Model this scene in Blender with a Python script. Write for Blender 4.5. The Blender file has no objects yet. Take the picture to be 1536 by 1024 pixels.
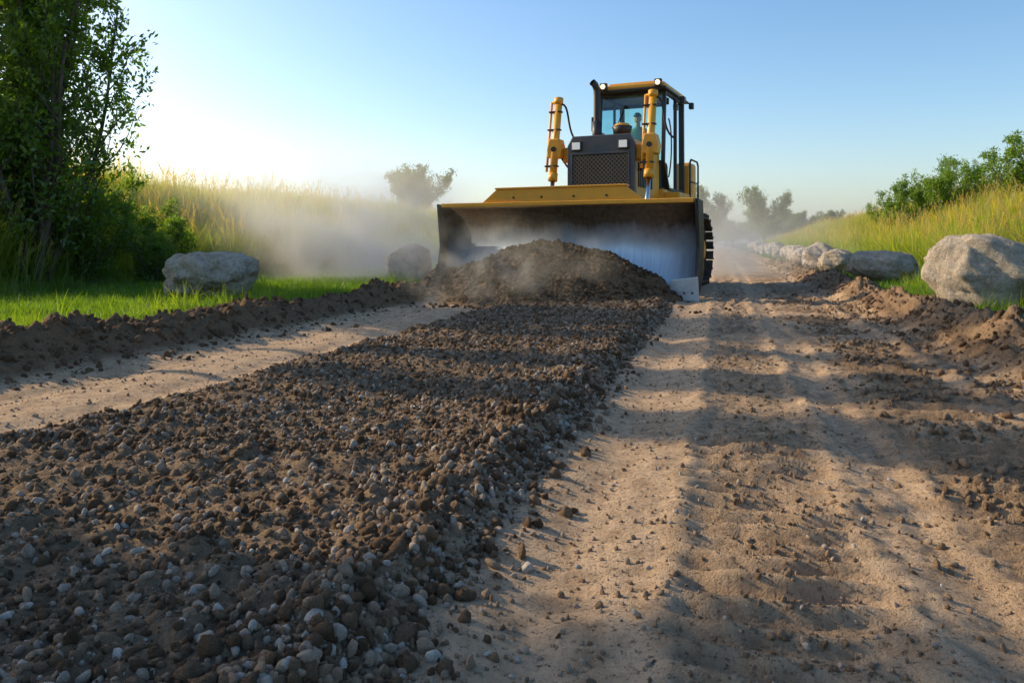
import bpy, bmesh, math, random
import numpy as np
from mathutils import Vector, Matrix, Euler
rng=np.random.default_rng(7); random.seed(7)
sc=bpy.context.scene
SL=0.26      # road direction slope dx/dy
CAMH=0.85
# ------------------------------------------------------------ noise
def _h(ix,iy,seed):
    n=(ix.astype(np.int64)*374761393+iy.astype(np.int64)*668265263+seed*144269504)&0xffffffff
    n=((n^(n>>13))*1274126177)&0xffffffff
    n=(n^(n>>16))&0xffffffff
    return n/4294967295.0
def vn(x,y,seed=0):
    x=np.asarray(x,float);y=np.asarray(y,float)
    ix=np.floor(x);iy=np.floor(y);fx=x-ix;fy=y-iy
    fx=fx*fx*fx*(fx*(fx*6-15)+10);fy=fy*fy*fy*(fy*(fy*6-15)+10)
    a=_h(ix,iy,seed);b=_h(ix+1,iy,seed);c=_h(ix,iy+1,seed);d=_h(ix+1,iy+1,seed)
    return (a*(1-fx)+b*fx)*(1-fy)+(c*(1-fx)+d*fx)*fy
def fbm(x,y,f=1.0,o=4,seed=0):
    t=0;a=1;s=0
    for i in range(o):
        t=t+a*(vn(x*f+i*17.3,y*f-i*9.1,seed+i)-.5)*2;s+=a;a*=.5;f*=2.03
    return t/s
def ss(a,b,x):
    t=np.clip((x-a)/(b-a),0,1);return t*t*(3-2*t)
# ------------------------------------------------------------ terrain
GL,GR=-2.85,-.72
RIBS=((.16,.24,.13),(1.12,.36,.17),(1.66,.16,.12))
def masks(x,y):
    s=x-SL*y
    w=fbm(x,y,1.3,3,5)*.12
    fade=1-ss(11.5,12.5,y)
    grav=ss(GL-.12,GL+.12,s+w)*(1-ss(GR-.10,GR+.05,s+w*.8))*fade
    lb=np.exp(-(np.abs((s+4.72+w*.8)/.34))**2.2)
    rb=np.exp(-((s-2.16+w)/.31)**2)
    gl=1-ss(-5.22,-4.95,s+w); gr=ss(2.45,2.72,s+w)
    return s,grav,lb,rb,gl,gr
def H(x,y):
    x=np.asarray(x,float);y=np.asarray(y,float)
    s,grav,lb,rb,gl,gr=masks(x,y)
    far=1-ss(30,60,y)
    near=1-ss(14,25,y)
    z=fbm(x,y,.5,3,11)*.02
    z=z+fbm(x,y,5,4,12)*.011*near+np.abs(fbm(x,y,11,3,14))*.022*near*ss(-.6,.6,s)
    t=y*1.03
    wob=fbm(x,y,2.2,3,31)
    for c,wd,per in RIBS:
        band=np.exp(-((s-c+wob*.05)/wd)**4)
        rib=np.sin((t+s*.35+wob*.07)*2*math.pi/per)
        z=z+band*near*(-.018+.046*np.clip(rib,-.2,1)*(.2+1.1*vn(x*3,y*3,77)))
        z=z+np.exp(-((np.abs(s-c+wob*.06)-wd*1.12)/.05)**2)*near*.018
    for c in (-.42,.66,-3.2,-3.9):
        z=z-.024*np.exp(-((s-c+wob*.04)/.12)**2)*far
    lump=np.abs(fbm(x,y,7,4,21));lump2=np.abs(fbm(x,y,18,3,27))
    z=z+grav*(.040+.03*fbm(x,y,1.5,3,22)+.05*lump+.024*lump2)
    edge=np.exp(-((s-GR+.14)/.14)**2)*(1-ss(11.5,12.5,y))
    z=z+edge*(.016+.040*np.abs(fbm(x,y,4,3,23)))
    bl=.23*(.8+.55*fbm(x,y,1.1,3,41)); br=.25*(.8+.6*fbm(x,y,1.0,3,43))
    ch=np.abs(fbm(x,y,5,4,44));ch2=np.abs(fbm(x,y,12,4,47))
    bb=lb*(bl+.13*ch+.08*ch2)+rb*(br+.13*ch+.08*ch2)
    z=z+bb*(1-.4*ss(20,50,y))
    z=z+gl*(.10+.04*fbm(x,y,.8,3,51))+gr*(.12+.04*fbm(x,y,.8,3,52))
    z=z+(1.55+.35*fbm(x,y,.12,3,53))*ss(-10.2,-15.5,s)*(1-.5*ss(60,140,y))
    z=z+(2.1+.4*fbm(x,y,.12,3,54))*ss(4.6,11.5,s)*(1-.55*ss(50,140,y))
    return z
def axis(lo_dense,hi_dense,step,lo,hi,g=1.12):
    a=list(np.arange(lo_dense,hi_dense,step));d=step;v=a[-1]
    while v<hi: d*=g;v+=d;a.append(v)
    d=step;v=a[0];L=[]
    while v>lo: d*=g;v-=d;L.append(v)
    return np.array(L[::-1]+a)
S=axis(-5.4,3.1,.016,-1800,1800)
ys=[1.0]
while ys[-1]<30: ys.append(ys[-1]*1.0058)
while ys[-1]<3500: ys.append(ys[-1]*1.05)
yb=[];v=1.0;d=.03
while v>-60: v-=d;d*=1.2;yb.append(v)
Yv=np.array(yb[::-1]+ys)
def gridmesh(name,X,Y,Z,mats,attrs=None):
    r,c=X.shape
    co=np.stack([X,Y,Z],-1).reshape(-1,3)
    i=np.arange(r*c).reshape(r,c)
    f=np.stack([i[:-1,:-1],i[:-1,1:],i[1:,1:],i[1:,:-1]],-1).reshape(-1,4)
    me=bpy.data.meshes.new(name)
    me.vertices.add(len(co));me.vertices.foreach_set('co',co.ravel())
    me.loops.add(f.size);me.loops.foreach_set('vertex_index',f.ravel())
    me.polygons.add(len(f));me.polygons.foreach_set('loop_start',np.arange(0,f.size,4))
    me.polygons.foreach_set('use_smooth',np.ones(len(f),bool))
    me.update(calc_edges=True)
    for m in mats: me.materials.append(m)
    for k,v in (attrs or {}).items():
        a=me.attributes.new(k,'FLOAT','POINT');a.data.foreach_set('value',v.ravel().astype(np.float32))
    ob=bpy.data.objects.new(name,me);sc.collection.objects.link(ob);return ob
# ------------------------------------------------------------ material helpers
def newmat(n):
    m=bpy.data.materials.new(n);m.use_nodes=True;nt=m.node_tree
    return m,nt,nt.nodes['Principled BSDF'],nt.nodes['Material Output']
def N(nt,t,**k):
    n=nt.nodes.new(t)
    for a,b in k.items(): setattr(n,a,b)
    return n
def noise(nt,scale,det=5,rough=.6,vec=None,dist=0):
    n=N(nt,'ShaderNodeTexNoise');n.inputs['Scale'].default_value=scale;n.inputs['Detail'].default_value=det
    n.inputs['Roughness'].default_value=rough;n.inputs['Distortion'].default_value=dist
    if vec is not None: nt.links.new(vec,n.inputs['Vector'])
    return n.outputs['Fac']
def ramp(nt,fac,stops):
    n=N(nt,'ShaderNodeValToRGB');cr=n.color_ramp
    while len(cr.elements)<len(stops): cr.elements.new(.5)
    for e,(p,c) in zip(cr.elements,stops):
        e.position=p;e.color=(*c,1) if len(c)==3 else c
    nt.links.new(fac,n.inputs[0]);return n.outputs['Color']
def mix(nt,f,a,b,mode='MIX'):
    n=N(nt,'ShaderNodeMix',data_type='RGBA',blend_type=mode)
    for i,v in ((0,f),(6,a),(7,b)):
        if isinstance(v,(int,float)): n.inputs[i].default_value=v
        elif isinstance(v,tuple): n.inputs[i].default_value=(*v,1)
        else: nt.links.new(v,n.inputs[i])
    return n.outputs[2]
def mth(nt,op,a,b=0.0,clamp=False):
    n=N(nt,'ShaderNodeMath',operation=op,use_clamp=clamp)
    for i,v in enumerate((a,b)):
        if isinstance(v,(int,float)): n.inputs[i].default_value=v
        else: nt.links.new(v,n.inputs[i])
    return n.outputs[0]
def bump(nt,b,h,strength,dist=.02):
    n=N(nt,'ShaderNodeBump');n.inputs['Strength'].default_value=strength;n.inputs['Distance'].default_value=dist
    nt.links.new(h,n.inputs['Height']);nt.links.new(n.outputs[0],b.inputs['Normal'])
def attr(nt,name):
    n=N(nt,'ShaderNodeAttribute');n.attribute_name=name;return n.outputs['Fac']
# ground material
def ground_mat():
    m,nt,b,o=newmat('ground_soil')
    P=N(nt,'ShaderNodeNewGeometry').outputs['Position']
    n1=noise(nt,1.1,6,.6,P);n2=noise(nt,9,8,.7,P);n3=noise(nt,60,6,.75,P)
    mp=N(nt,'ShaderNodeMapping');mp.inputs['Rotation'].default_value=(0,0,math.atan(SL));mp.inputs['Scale'].default_value=(6,.35,1)
    nt.links.new(P,mp.inputs[0]);n4=noise(nt,1.6,5,.6,mp.outputs[0])
    packed=ramp(nt,n1,[(.3,(.50,.32,.18)),(.7,(.76,.51,.31))])
    packed=mix(nt,.55,packed,ramp(nt,n4,[(.3,(.40,.255,.15)),(.7,(.84,.59,.38))]))
    packed=mix(nt,.5,packed,ramp(nt,n2,[(.32,(.24,.15,.09)),(.58,(.86,.60,.385))]))
    packed=mix(nt,ramp(nt,n3,[(.36,(0,0,0)),(.46,(1,1,1))]),(.20,.13,.08),packed)
    loose=ramp(nt,n2,[(.3,(.15,.09,.048)),(.7,(.36,.225,.125))])
    loose=mix(nt,.5,loose,ramp(nt,n3,[(.3,(.11,.066,.036)),(.7,(.38,.24,.135))]))
    gsoil=ramp(nt,n3,[(.3,(.14,.09,.054)),(.7,(.44,.295,.18))])
    gsoil=mix(nt,.35,gsoil,ramp(nt,n2,[(.3,(.15,.10,.06)),(.7,(.48,.325,.20))]))
    grass=ramp(nt,n2,[(.3,(.02,.045,.008)),(.7,(.08,.12,.02))])
    c=mix(nt,attr(nt,'berm'),packed,loose)
    c=mix(nt,attr(nt,'gravel'),c,gsoil)
    c=mix(nt,attr(nt,'grass'),c,grass)
    nt.links.new(c,b.inputs['Base Color']);b.inputs['Roughness'].default_value=.95;b.inputs['Specular IOR Level'].default_value=.1
    h=mth(nt,'ADD',mth(nt,'MULTIPLY',n3,.55),n2)
    h=mth(nt,'ADD',h,mth(nt,'MULTIPLY',noise(nt,170,3,.6,P),.28))
    bump(nt,b,h,1.0,.034)
    return m
Sg,Yg=np.meshgrid(S,Yv);Xg=Sg+SL*Yg
s_,grav_,lb_,rb_,gl_,gr_=masks(Xg,Yg)
wb=fbm(Xg,Yg,3,4,61)
tread=np.exp(-((s_-1.25)/.62)**4)*(.2+.6*ss(.4,.65,vn(Xg*2.5,Yg*2.5,9)))+np.exp(-((s_-.16)/.25)**4)*.3
berm_=np.clip(ss(.03,.30,lb_+wb*.05)+ss(.08,.45,rb_+wb*.1)*.75+tread*.8,0,1)
gmat=ground_mat()
ground=gridmesh('ground',Xg,Yg,H(Xg,Yg),[gmat],{'gravel':grav_,'berm':berm_,'grass':np.clip(gl_+gr_,0,1)})
# ------------------------------------------------------------ instancing
def icos(sub):
    bm=bmesh.new();bmesh.ops.create_icosphere(bm,subdivisions=sub,radius=1)
    v=np.array([q.co[:] for q in bm.verts]);f=[[q.index for q in p.verts] for p in bm.faces];bm.free();return v,f
def n3d(v,f,seed):
    return (fbm(v[:,0]*f+v[:,2]*f*.7,v[:,1]*f-v[:,2]*f*.6,1,3,seed)+fbm(v[:,2]*f+3,v[:,0]*f+v[:,1]*f,1,3,seed+5))*.5
def stone_mesh(name,seed,mat,sub=3,angular=True,rough=.25,flat=(1,1,1),cuts=11,cd=(.62,.92)):
    r=np.random.default_rng(seed);v,f=icos(sub)
    if angular:
        for _ in range(cuts):
            n=r.normal(size=3);n/=np.linalg.norm(n);d=r.uniform(*cd)
            k=v@n;ex=np.clip(k-d,0,None);v=v-np.outer(ex*.85,n)
    v=v*(1+rough*n3d(v,1.6,seed)[:,None]+rough*.3*n3d(v,5,seed+9)[:,None])
    v=v*np.array(flat)*r.uniform(.85,1.15,3)
    me=bpy.data.meshes.new(name);me.from_pydata(v.tolist(),[],f)
    me.polygons.foreach_set('use_smooth',np.ones(len(f),bool));me.materials.append(mat);me.update()
    return me
def make_coll(name,meshes):
    c=bpy.data.collections.new(name)
    for i,me in enumerate(meshes):
        c.objects.link(bpy.data.objects.new('%s_%02d'%(name,i),me))
    return c
def instancer(name,pts,rots,scls,coll):
    n=len(pts);me=bpy.data.meshes.new(name)
    me.vertices.add(n);me.vertices.foreach_set('co',np.asarray(pts,float).ravel())
    a=me.attributes.new('rot','FLOAT_VECTOR','POINT');a.data.foreach_set('vector',np.asarray(rots,np.float32).ravel())
    a=me.attributes.new('scl','FLOAT_VECTOR','POINT');a.data.foreach_set('vector',np.asarray(scls,np.float32).ravel())
    a=me.attributes.new('idx','INT','POINT');a.data.foreach_set('value',rng.integers(0,1000,n).astype(np.int32))
    me.update()
    ob=bpy.data.objects.new(name,me);sc.collection.objects.link(ob)
    ng=bpy.data.node_groups.new(name+'_nodes','GeometryNodeTree')
    ng.interface.new_socket('Geometry',in_out='INPUT',socket_type='NodeSocketGeometry')
    ng.interface.new_socket('Geometry',in_out='OUTPUT',socket_type='NodeSocketGeometry')
    gi=ng.nodes.new('NodeGroupInput');go=ng.nodes.new('NodeGroupOutput')
    ip=ng.nodes.new('GeometryNodeInstanceOnPoints');ci=ng.nodes.new('GeometryNodeCollectionInfo')
    ci.inputs['Collection'].default_value=coll;ci.inputs['Separate Children'].default_value=True;ci.inputs['Reset Children'].default_value=True
    def na(nm,t):
        q=ng.nodes.new('GeometryNodeInputNamedAttribute');q.data_type=t;q.inputs['Name'].default_value=nm
        return [s for s in q.outputs if s.enabled and s.name=='Attribute'][0]
    L=ng.links.new
    L(gi.outputs[0],ip.inputs['Points']);L(ci.outputs[0],ip.inputs['Instance'])
    ip.inputs['Pick Instance'].default_value=True
    L(na('idx','INT'),ip.inputs['Instance Index'])
    er=ng.nodes.new('FunctionNodeEulerToRotation');L(na('rot','FLOAT_VECTOR'),er.inputs[0]);L(er.outputs[0],ip.inputs['Rotation'])
    L(na('scl','FLOAT_VECTOR'),ip.inputs['Scale']);L(ip.outputs[0],go.inputs[0])
    md=ob.modifiers.new('scatter','NODES');md.node_group=ng
    return ob
def rot3(n): return rng.uniform(0,6.283,(n,3))
def rotz(n,t=.15): 
    r=rng.normal(0,t,(n,3));r[:,2]=rng.uniform(0,6.283,n);return r
def stone_mat(name,stops,bs=.5,sc_=20):
    m,nt,b,o=newmat(name)
    oi=N(nt,'ShaderNodeObjectInfo').outputs['Random']
    tc=N(nt,'ShaderNodeTexCoord').outputs['Object']
    base=ramp(nt,oi,stops)
    n=noise(nt,2.2,6,.7,tc);n2=noise(nt,9,5,.7,tc)
    c=mix(nt,.55,base,ramp(nt,n,[(.3,(.5,.47,.45)),(.7,(1.3,1.25,1.2))]),'MULTIPLY')
    c=mix(nt,.5,c,ramp(nt,n2,[(.35,(.65,.6,.55)),(.6,(1.25,1.25,1.25))]),'MULTIPLY')
    nt.links.new(c,b.inputs['Base Color']);b.inputs['Roughness'].default_value=.95;b.inputs['Specular IOR Level'].default_value=.15
    bump(nt,b,mth(nt,'ADD',n,mth(nt,'MULTIPLY',n2,.5)),bs,.1)
    return m
m_grav=stone_mat('gravel_stone',[(0,(.26,.17,.105)),(.45,(.40,.28,.185)),(.7,(.46,.35,.26)),(.9,(.50,.42,.34)),(1,(.64,.57,.49))])
m_clod=stone_mat('soil_clod',[(0,(.20,.12,.066)),(.6,(.32,.20,.115)),(1,(.46,.30,.18))],.8)
m_clod2=stone_mat('dry_clod',[(0,(.36,.235,.14)),(.6,(.56,.38,.235)),(1,(.72,.50,.32))],.8)
gst=[stone_mesh('gravel_stone',100+i,m_grav,2 if i>2 else 3,True,.28,(1,.85,.62)) for i in range(9)]
cst=[stone_mesh('soil_clod',200+i,m_clod,2,False,.9,(1,.9,.7)) for i in range(7)]
cst2=[stone_mesh('dry_clod',230+i,m_clod2,2,False,.8,(1,.9,.6)) for i in range(6)]
C_gr=make_coll('gravel_src',gst+cst);C_cl=make_coll('clod_src',cst);C_c2=make_coll('dryclod_src',cst2)
def sizes(n,a,b,p=2.2): return a+(b-a)*rng.random(n)**p
def place(s,y,size,emb=.2):
    x=s+SL*y;z=H(x,y)+size*.6*(1-emb*2)
    return np.stack([x,y,z],-1)
def yexp(n,a,b,k=1.0):
    u=rng.random(n)
    if k==1.0: return a*(b/a)**u
    return a+(b-a)*u
P=[];Z=[]
for n,a,b,lo,hi,p in ((18000,1.15,3.2,.003,.020,4.2),(17000,3.0,6.5,.0045,.018,3.8),(15000,6.0,12,.007,.021,3.2)):
    y=yexp(n,a,b);s=rng.uniform(GL-.1,GR+.1,n)+fbm(y,y*0,1.0,3,5)*.05
    z=sizes(n,lo,hi,p);P.append(place(s,y,z,.38));Z.append(z)
for n,a,b,lo,hi in ((1500,1.2,4,.007,.026),(1300,3.5,11,.010,.027)):
    y=yexp(n,a,b);s=GR-.08+rng.normal(0,.12,n);z=sizes(n,lo,hi,2.8);P.append(place(s,y,z,.25));Z.append(z)
P=np.concatenate(P);Z=np.concatenate(Z);n=len(P)
instancer('gravel',P,rot3(n),Z[:,None]*rng.uniform(.8,1.2,(n,3)),C_gr)
n=4400;y=yexp(n,1.2,10);s=GR+.05+np.abs(rng.normal(0,.7,n));z=sizes(n,.0015,.013,4.2)
n2=2600;y2=yexp(n2,2.5,11);s2=rng.uniform(-4.35,GL,n2);z2=sizes(n2,.003,.014,4.0)
y=np.concatenate([y,y2]);s=np.concatenate([s,s2]);z=np.concatenate([z,z2])
instancer('gravel',place(s,y,z,.25),rot3(n+n2),np.repeat(z[:,None],3,1),make_coll('gravel_src2',gst))
P=[];Z=[]
for (c,w,per),n,hi in zip(RIBS,(2200,6500,2800),(.009,.016,.016)):
    y=yexp(n,1.2,14);s=c+rng.normal(0,w*.6,n)
    x=s+SL*y;wob=fbm(x,y,2.2,3,31);ph=y*1.03+s*.35+wob*.07
    k=np.round(ph/per-.25)+.25;y=y+(k*per-ph)/1.03+rng.normal(0,per*.13,n)
    ok=(fbm(s+SL*y,y,2.5,3,88)>-.08)&(y>1.1);y=y[ok];s=s[ok]
    z=sizes(len(y),.002,hi,3.2)*(1+y*.06);P.append(place(s,y,z,.42));Z.append(z)
n=2500;y=yexp(n,1.2,14);s=rng.normal(.7,.8,n);z=sizes(n,.0015,.007,3)*(1+y*.05);P.append(place(s,y,z,.3));Z.append(z)
P=np.concatenate(P);Z=np.concatenate(Z);n=len(P)
instancer('dry_soil_clods',P,rot3(n),Z[:,None]*rng.uniform(.8,1.4,(n,3)),C_c2)
P=[];Z=[]
for n,c,w,lo,hi in ((6500,-4.62,.24,.005,.030),(4600,2.12,.22,.005,.028),(700,-4.2,.12,.005,.02),(900,1.72,.12,.004,.016)):
    y=yexp(n,1.5,32);s=c+rng.normal(0,w,n);z=sizes(n,lo,hi,3.6)*(1+.01*y);P.append(place(s,y,z,.40));Z.append(z)
P=np.concatenate(P);Z=np.concatenate(Z);n=len(P)
instancer('soil_clods',P,rot3(n),Z[:,None]*rng.uniform(.8,1.3,(n,3)),C_cl)
# ------------------------------------------------------------ dozer frame
TH=math.radians(25);DP=Vector((.752,12.76,0))
ex=np.array([math.cos(TH),-math.sin(TH)]);ey=np.array([math.sin(TH),math.cos(TH)])
u=np.linspace(-2.5,2.6,260);v=np.linspace(-.3,2.9,180);U,V=np.meshgrid(u,v)
def pileh(U,V):
    uu=U+.12+fbm(U,V,1.1,3,72)*.18
    hp=np.clip(1-np.abs(uu)/2.25,0,1)
    pk=.86*(1-(1-hp)**1.55)
    dep=.15+2.15*np.clip(1-(uu/2.3)**2,0,1)
    v0=.25
    f=np.where(V<v0,1-.25*(v0-V),1-ss(0,1,(V-v0)/(dep-v0+1e-3))*.35-.65*np.clip((V-v0)/(dep-v0+1e-3),0,1))
    h=pk*np.clip(f,0,1)
    return h*(1+.12*fbm(U,V,1.6,3,71))+np.where(h>.01,1,0)*(.06*np.abs(fbm(U,V,4,5,73))+.025*fbm(U,V,14,3,74))*np.clip(h*12,0,1)
def pxy(U,V): return DP.x+U*ex[0]-V*ey[0],DP.y+U*ex[1]-V*ey[1]
Hh=pileh(U,V);PX,PY=pxy(U,V);HG=H(PX,PY)
def soil_mat():
    m,nt,b,o=newmat('pile_soil')
    P=N(nt,'ShaderNodeNewGeometry').outputs['Position']
    n2=noise(nt,7,8,.7,P);n3=noise(nt,40,6,.75,P)
    c=mix(nt,.5,ramp(nt,n2,[(.3,(.10,.06,.034)),(.7,(.24,.15,.085))]),ramp(nt,n3,[(.3,(.07,.043,.025)),(.7,(.28,.175,.10))]))
    nt.links.new(c,b.inputs['Base Color']);b.inputs['Roughness'].default_value=.95;b.inputs['Specular IOR Level'].default_value=.1
    bump(nt,b,mth(nt,'ADD',n2,mth(nt,'MULTIPLY',n3,.5)),1,.03);return m
m_soil=soil_mat()
pile=gridmesh('dirt_pile',PX[:, ::-1],PY[:, ::-1],(HG-.05+np.where(Hh>.004,Hh+.05,0))[:, ::-1],[m_soil])
n=10000;uu=rng.normal(0,1.15,n);vv=rng.uniform(.1,2.6,n)
hh=pileh(uu,vv);ok=(hh>.03)&(np.abs(uu)<2.5);ok|=(rng.random(n)<.10);uu=uu[ok];vv=vv[ok];hh=hh[ok];z=sizes(len(uu),.007,.038,3.4)
m_clod3=stone_mat('dark_clod',[(0,(.11,.068,.038)),(.6,(.19,.12,.07)),(1,(.28,.18,.105))],.8)
C_dk=make_coll('darkclod_src',[stone_mesh('dark_clod',260+i,m_clod3,2,False,.9,(1,.9,.75)) for i in range(6)])
x,y=pxy(uu,vv);instancer('soil_clods',np.stack([x,y,H(x,y)+hh+z*.1],-1),rot3(len(uu)),z[:,None]*rng.uniform(.8,1.3,(len(uu),3)),C_dk)
# ------------------------------------------------------------ boulders
def boulder_mat():
    m,nt,b,o=newmat('boulder_rock')
    tc=N(nt,'ShaderNodeNewGeometry').outputs['Position']
    n=noise(nt,3.5,9,.7,tc);n2=noise(nt,16,8,.75,tc);n3=noise(nt,70,4,.7,tc)
    c=ramp(nt,n,[(.32,(.48,.38,.285)),(.5,(.72,.60,.47)),(.72,(.84,.75,.62))])
    c=mix(nt,.6,c,ramp(nt,n2,[(.36,(.50,.46,.42)),(.54,(1.12,1.1,1.08))]),'MULTIPLY')
    c=mix(nt,.5,c,ramp(nt,n3,[(.38,(.5,.47,.44)),(.54,(1.12,1.1,1.08))]),'MULTIPLY')
    nt.links.new(c,b.inputs['Base Color']);b.inputs['Roughness'].default_value=.95;b.inputs['Specular IOR Level'].default_value=.15
    h=mth(nt,'ADD',n,mth(nt,'MULTIPLY',n2,.7));h=mth(nt,'ADD',h,mth(nt,'MULTIPLY',n3,.25))
    bump(nt,b,h,1.0,.11);return m
m_b=boulder_mat()
def boulder(x,y,w,h,seed,dp=.8,rz=0):
    me=stone_mesh('boulder',seed,m_b,5,True,.34,(1,1,1),8,(.68,.92))
    v=np.empty(len(me.vertices)*3);me.vertices.foreach_get('co',v);v=v.reshape(-1,3)
    mn,mx=v.min(0),v.max(0);v=(v-(mn+mx)/2)/(mx-mn)
    v[:,2]=np.where(v[:,2]>.28,.28+(v[:,2]-.28)*.55,v[:,2])
    v[:,2]=(v[:,2]-v[:,2].min())/(v[:,2].max()-v[:,2].min())-.5
    v=v*(1+.10*n3d(v*7,1,seed+40)[:,None]+.045*n3d(v*22,1,seed+60)[:,None])
    v*=np.array([w,w*dp,h*1.2]);me.vertices.foreach_set('co',v.ravel());me.update()
    ob=bpy.data.objects.new('boulder',me);sc.collection.objects.link(ob)
    ob.location=(x,y,float(H(x,y))+h*.50);return ob
boulder(-3.86,10.2,1.24,.58,341)
boulder(-1.92,14.75,.86,.66,302)
boulder(5.22,8.75,1.25,.78,313)
boulder(6.5,13.9,1.22,.55,308)
boulder(7.15,17.5,.82,.58,305)
boulder(7.85,20.2,1.0,.68,306)
for i,(yy,w,h) in enumerate(((25,.95,.55),(28,.9,.6),(31,.8,.6),(35,.9,.6),(40,.9,.7),(46,.9,.7),(53,1,.8),(62,1.1,.8))):
    boulder(2.75+SL*yy,yy,w,h,330+i)
# ------------------------------------------------------------ grass
def leaf_mat(name,c1,c2,trans=.45,tip=None,hscale=1.0):
    m=bpy.data.materials.new(name);m.use_nodes=True;nt=m.node_tree;nt.nodes.clear()
    o=N(nt,'ShaderNodeOutputMaterial');oi=N(nt,'ShaderNodeObjectInfo').outputs['Random']
    P=N(nt,'ShaderNodeNewGeometry').outputs['Position']
    n=noise(nt,.6,4,.6,P)
    f=mth(nt,'ADD',mth(nt,'MULTIPLY',oi,.4),mth(nt,'MULTIPLY',n,.7),True)
    if not tip:
        n5=noise(nt,7,2,.6,P);f=mth(nt,'ADD',mth(nt,'MULTIPLY',f,.5),mth(nt,'MULTIPLY',n5,.6),True)
    c=ramp(nt,f,[(.25,c1),(.8,c2)])
    if tip:
        z=N(nt,'ShaderNodeSeparateXYZ');nt.links.new(N(nt,'ShaderNodeTexCoord').outputs['Object'],z.inputs[0])
        zz=mth(nt,'MULTIPLY',z.outputs[2],hscale,True)
        c=mix(nt,ramp(nt,zz,[(.1,(0,0,0)),(1,(1,1,1))]),c,tip)
    d=N(nt,'ShaderNodeBsdfDiffuse');t=N(nt,'ShaderNodeBsdfTranslucent');g=N(nt,'ShaderNodeBsdfGlossy');g.inputs['Roughness'].default_value=.45
    mx=N(nt,'ShaderNodeMixShader');mx.inputs[0].default_value=trans;m2=N(nt,'ShaderNodeMixShader');m2.inputs[0].default_value=.04
    nt.links.new(c,d.inputs[0]);nt.links.new(mix(nt,1.0,c,(2.8,2.6,.55),'MULTIPLY'),t.inputs[0])
    nt.links.new(d.outputs[0],mx.inputs[1]);nt.links.new(t.outputs[0],mx.inputs[2])
    nt.links.new(mx.outputs[0],m2.inputs[1]);nt.links.new(g.outputs[0],m2.inputs[2]);nt.links.new(m2.outputs[0],o.inputs[0])
    return m
m_short=leaf_mat('short_grass',(.05,.11,.012),(.13,.22,.02),.5)
m_tall=leaf_mat('tall_grass',(.055,.12,.012),(.15,.22,.025),.58,(.25,.28,.045),1.0)
m_seed=leaf_mat('grass_seed',(.30,.22,.10),(.40,.30,.14),.5)
def clump(name,n,rad,h0,h1,w,mat,lean=.35,seed=0,seedheads=0):
    r=np.random.default_rng(seed);V=[];F=[];MI=[]
    for i in range(n+seedheads):
        sh=i>=n
        a=r.uniform(0,6.28);q=rad*math.sqrt(r.random());bx,by=q*math.cos(a),q*math.sin(a)
        h=r.uniform(h0,h1)*(1.28 if sh else 1);d=r.uniform(0,6.28);L=abs(r.normal(0,lean))*h*(.5 if sh else 1)
        fa=r.uniform(0,3.14);wx,wy=math.cos(fa)*w/2,math.sin(fa)*w/2
        if sh: wx*=.35;wy*=.35
        k=4;b=len(V)
        for j in range(k+1):
            t=j/k;cx=bx+math.cos(d)*L*t*t;cy=by+math.sin(d)*L*t*t;cz=h*t*(1-.25*t*min(L/h,1));ww=(1-t**1.6)+.04 if not sh else 1
            V+= [(cx-wx*ww,cy-wy*ww,cz),(cx+wx*ww,cy+wy*ww,cz)]
        for j in range(k): F.append((b+2*j,b+2*j+1,b+2*j+3,b+2*j+2));MI.append(1 if sh else 0)
        if sh:
            for e in range(12):
                t=e/12*.2;b=len(V);sx=r.normal(0,.010);sy=r.normal(0,.010);z=cz-t*h*.9;s=.006+.006*r.random()
                ccx=cx-math.cos(d)*L*t*1.6;ccy=cy-math.sin(d)*L*t*1.6
                V+=[(ccx,ccy,z-s*1.5),(ccx+sx+s*.5,ccy+sy,z),(ccx+sx,ccy+sy,z+s*2.2),(ccx+sx-s*.5,ccy+sy-s*.4,z)]
                F.append((b,b+1,b+2,b+3));MI.append(1)
    me=bpy.data.meshes.new(name);me.from_pydata(V,[],F);me.materials.append(mat);me.materials.append(m_seed)
    me.polygons.foreach_set('material_index',MI);me.update();return me
C_sg=make_coll('lawn_src',[clump('lawn_clump',46,.17,.04,.10,.007,m_short,.6,i) for i in range(5)])
C_tg=make_coll('tall_src',[clump('tall_clump',50,.24,.45,1.0,.014,m_tall,.42,20+i,(2,4,3,1,5,2)[i]) for i in range(6)])
C_wd=make_coll('weed_src',[clump('weed_clump',44,.2,.2,.5,.011,m_tall,.7,40+i,0) for i in range(4)])
def scatter_s(n,s0,s1,y0,y1,k=1.0,p=1):
    y=yexp(n,y0,y1,k);s=s0+(s1-s0)*rng.random(n)**p;x=s+SL*y;return x,y,H(x,y)
x,y,z=[np.concatenate(a) for a in zip(scatter_s(15000,-5.05,-10.9,4,40,1),scatter_s(5500,2.55,5.5,3.5,45,1))]
g=1+.02*y;instancer('mown_grass',np.stack([x,y,z-.01],-1),rotz(len(x)),(rng.uniform(.7,1.35,len(x))*g)[:,None]*np.ones(3),C_sg)
x,y,z=[np.concatenate(a) for a in zip(scatter_s(11000,-10.3,-17,3,90,1,.9),scatter_s(5000,-10.2,-24,4,120,2),scatter_s(9500,5.0,13,5,100,1),scatter_s(4500,5.4,22,5,140,2))]
n=len(x);sz=rng.uniform(.6,1.25,n)*(.8+.45*vn(x*.35,y*.35,5))
instancer('tall_grass',np.stack([x,y,z-.03],-1),rotz(n,.1),np.stack([sz*1.15,sz*1.15,sz],-1),C_tg)
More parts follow.
